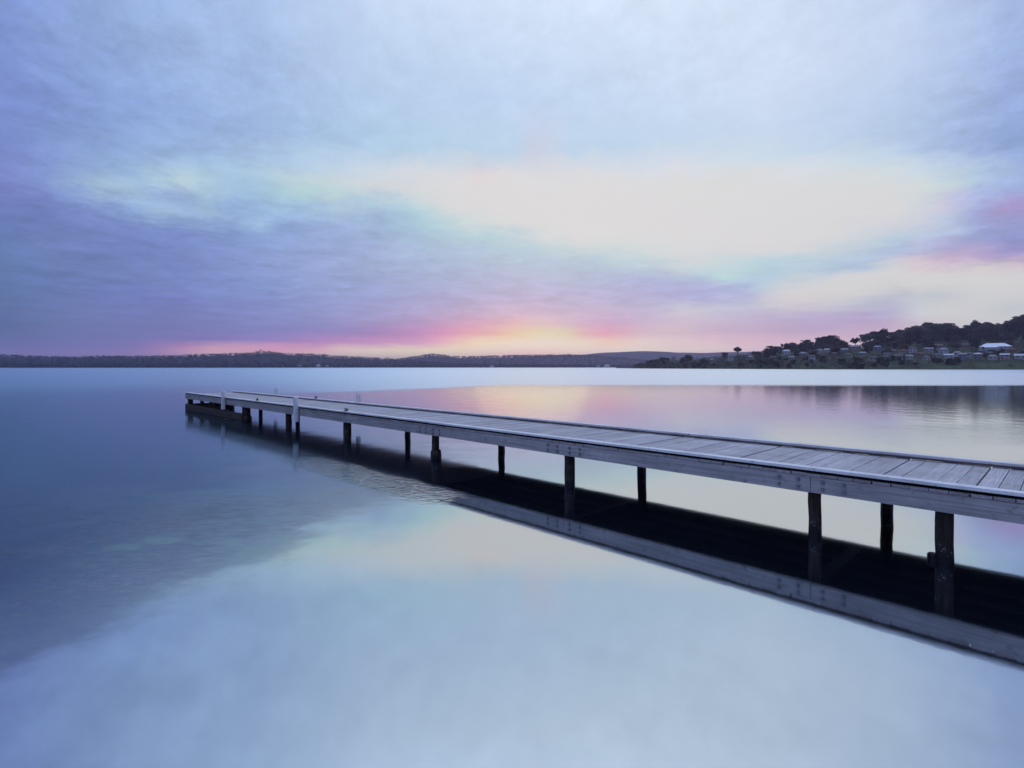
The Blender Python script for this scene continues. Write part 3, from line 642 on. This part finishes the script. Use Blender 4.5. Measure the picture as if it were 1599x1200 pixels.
# deck boards
mb = MB(); y = TN; rb = random.Random(5); i = 0
while y < TF-.1:
    wd = .19+rb.uniform(-.006, .006); gap = .022 if i % 5 == 0 else rb.choice([.005, .006, .008, .011])
    dzz = rb.uniform(-.003, .003)
    if y+wd > TF: wd = TF-y
    mb.box(.045+rb.uniform(-.006, .006), WID-.045+rb.uniform(-.006, .006), y, y+wd, ZD-.042+dzz, ZD+dzz, .0012); y += wd+gap; i += 1
mb.build('deck', M['deck'], J)
MB().box(.13, WID-.13, TN+.02, TF-.03, ZD-.056, ZD-.0475).build('deck_shade_sheet', M['under'], J)  # added sheet covering the pale board undersides, its blackness stands in for shade
MB().box(WID-.16, WID-.114, TN+.02, TF-.03, ZF+.015, ZD-.058).box(.114, .16, TN+.02, TF-.03, ZF+.015, ZD-.058).build('edge_shade_beam', M['under'], J)  # added inner beams hiding the fascia backs, painted as dark as the shade there
joints = [-6.6, -2.05, 2.61, 7.17, 11.72, 16.5, 21.2, 25.9, 30.6]
cuts = [TN]+joints+[TF]
bolts = 0
for side_ in (0, 1):
    x0 = .02 if side_ == 0 else WID-.11
    for a, b in zip(cuts[:-1], cuts[1:]):
        jz = rb.uniform(-.004, .004)
        f = MB()
        f.box(x0, x0+.09, a+.003, b-.003, ZF+jz, ZD-.0455)
        fo = f.build('fascia_beam', M['fascia'], J, bevel=.006)
        if side_ == 0 and -3 < b and a < 14:
            for yy in (a+.16, a+.42, b-.16, b-.42):
                if (yy < 3.4 and yy > 1.6) or (6.2 < yy < 8.2) or 10.9 < yy < 12.6:
                    for zz in (ZF+.065, ZF+.165):
                        MB().tube([(x0+.002, yy, zz), (x0-.012, yy, zz), (x0-.013, yy, zz), (x0-.026, yy, zz)], [.030, .030, .016, .014], 8).build('bolt', M['bolt'], fo)
    xk = -.012 if side_ == 0 else WID-.138
    for a, b in zip(cuts[:-1], cuts[1:]):
        a2, b2 = a+.0015, b-.0015
        k_ = MB(); n = 8; jz = rb.uniform(-.003, .003)
        k_.box(xk, xk+.15, a2, b2, ZK0+jz, ZK1+jz)
        k_.build('kerb_rail', M['kerb'], J, bevel=.005)
        MB().box(xk+.065, xk+.12, a2, b2, ZD+.004, ZK0+jz-.001).build('kerb_batten', M['under'] if side_ == 0 else M['fascia'], J)  # near batten is near-black: the shadow gap below the kerb as colour
# stringers and crossheads under the deck
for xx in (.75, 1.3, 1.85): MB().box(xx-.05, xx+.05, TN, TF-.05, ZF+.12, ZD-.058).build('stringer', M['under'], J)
def pile(xx, yy, rad, seg=12, rot=0, top=ZF+.10):
    r_ = random.Random(int(yy*100+xx*7)); q = MB(); path = []; rd = []
    for k in range(9):
        zz = -1.3+(top+1.3)*k/8
        path.append((xx+r_.uniform(-.008, .008), yy+r_.uniform(-.008, .008), zz)); rd.append(rad*(1.08-.12*k/8)*(1+r_.uniform(-.03, .03)))
    st = random.getstate(); random.seed(int(yy*10)+3); q.tube(path, rd, seg, wob=.03); random.setstate(st)
    return q.build('pile', M['pile'], J, smooth=True)
near = [(-6.6, .1), (-2.05, .1), (1.13, .098), (2.61, .088), (7.17, .108), (11.72, .10), (16.5, .115), (21.2, .115), (25.75, .14), (26.05, .12), (29.3, .11), (30.35, .13), (30.9, .12), (32.6, .10), (34.85, .14), (35.0, .10)]
farp = [(-6.8, .1), (-2.3, .1), (2.18, .092), (6.85, .10), (11.5, .10), (16.3, .10), (20.8, .10), (25.5, .10), (30.2, .10), (34.85, .16)]
PX = {}
for yy, r_ in near: PX[yy] = pile(.215, yy, r_)
for yy, r_ in farp: pile(WID-.215, yy, r_)
for yy in joints+[34.85]:
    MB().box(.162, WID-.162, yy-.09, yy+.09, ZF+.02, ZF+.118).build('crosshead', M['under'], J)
# stub and collars at the water line
MB().tube([(.19, 1.245, -.5), (.19, 1.245, .065), (.19, 1.245, .085)], [.06, .062, .045], 9, wob=.06).build('pile_stub', M['pile'], J)
for yy, rr in ((11.72, .145), (25.8, .2)):
    MB().tube([(.215, yy-.02, -.4), (.215, yy-.02, .10), (.215, yy-.02, .21), (.215, yy-.02, .25)], [rr, rr, rr*.93, rr*.8], 12, wob=.06).build('pile_collar', M['pile'], PX[min(PX, key=lambda q: abs(q-yy))], smooth=True)
# low wave screen round the outer end
for z0, z1, xx in ((.20, .35, .055), (.04, .185, .05), (-.25, .025, .06)):
    MB().box(xx-.055, xx+.02, 25.75, 35.02, z0, z1, .01).build('wave_screen_plank', M['waler'], J)
for z0, z1 in ((.20, .35), (-.25, .185)):
    MB().box(.10, WID-.1, 35.04, 35.11, z0, z1, .008).build('wave_screen_plank', M['waler'], J)
# white mooring posts
for xx, yy in ((-.075, 19.85), (-.075, 28.1), (WID+.075, 20.3), (WID+.075, 28.9)):
    MB().box(xx-.07, xx+.07, yy-.075, yy+.075, .42, 1.30).box(xx-.045, xx+.045, yy-.05, yy+.05, 1.30, 1.335).build('mooring_post', M['white'], J, bevel=.012)['label'] = 'white mooring post on the %s side, %s of the pair' % ('near' if xx < 0 else 'far', 'nearer' if yy < 24 else 'farther')
# iron cleats on the kerbs
for xx, yy in ((.063, 16.3), (.063, 24.1), (WID-.063, 23.9), (.063, 2.75)):
    cl = MB().box(xx-.03, xx+.03, yy-.09, yy+.09, ZK1+.004, ZK1+.02)
    for s_ in (-.045, .045): cl.tube([(xx, yy+s_, ZK1+.02), (xx, yy+s_, ZK1+.065)], [.016, .014], 7)
    big_ = 1.0
    cl.tube([(xx, yy-.15*big_, ZK1+.062), (xx, yy-.08, ZK1+.075), (xx, yy+.08, ZK1+.075), (xx, yy+.15*big_, ZK1+.062)], [.010, .018, .018, .010], 7)
    if yy > 5: cl.build('cleat', M['iron'], J)

# ------------------------------------------------------------------ evening haze over the lake
hz = MB().box(-15900, 15900, -1900, 13900, -1.0, 182)
m, N = mat('dusk_haze'); pv = N.n('ShaderNodeVolumePrincipled')
pv.inputs['Color'].default_value = (.70, .64, 1.0, 1); pv.inputs['Density'].default_value = 1.3e-4; pv.inputs['Anisotropy'].default_value = .7
N.put(N.n('ShaderNodeOutputMaterial').inputs['Volume'], pv.outputs[0])
tag(hz.build('haze', m), 'thin blue evening haze over the lake', 'haze', kind='stuff')
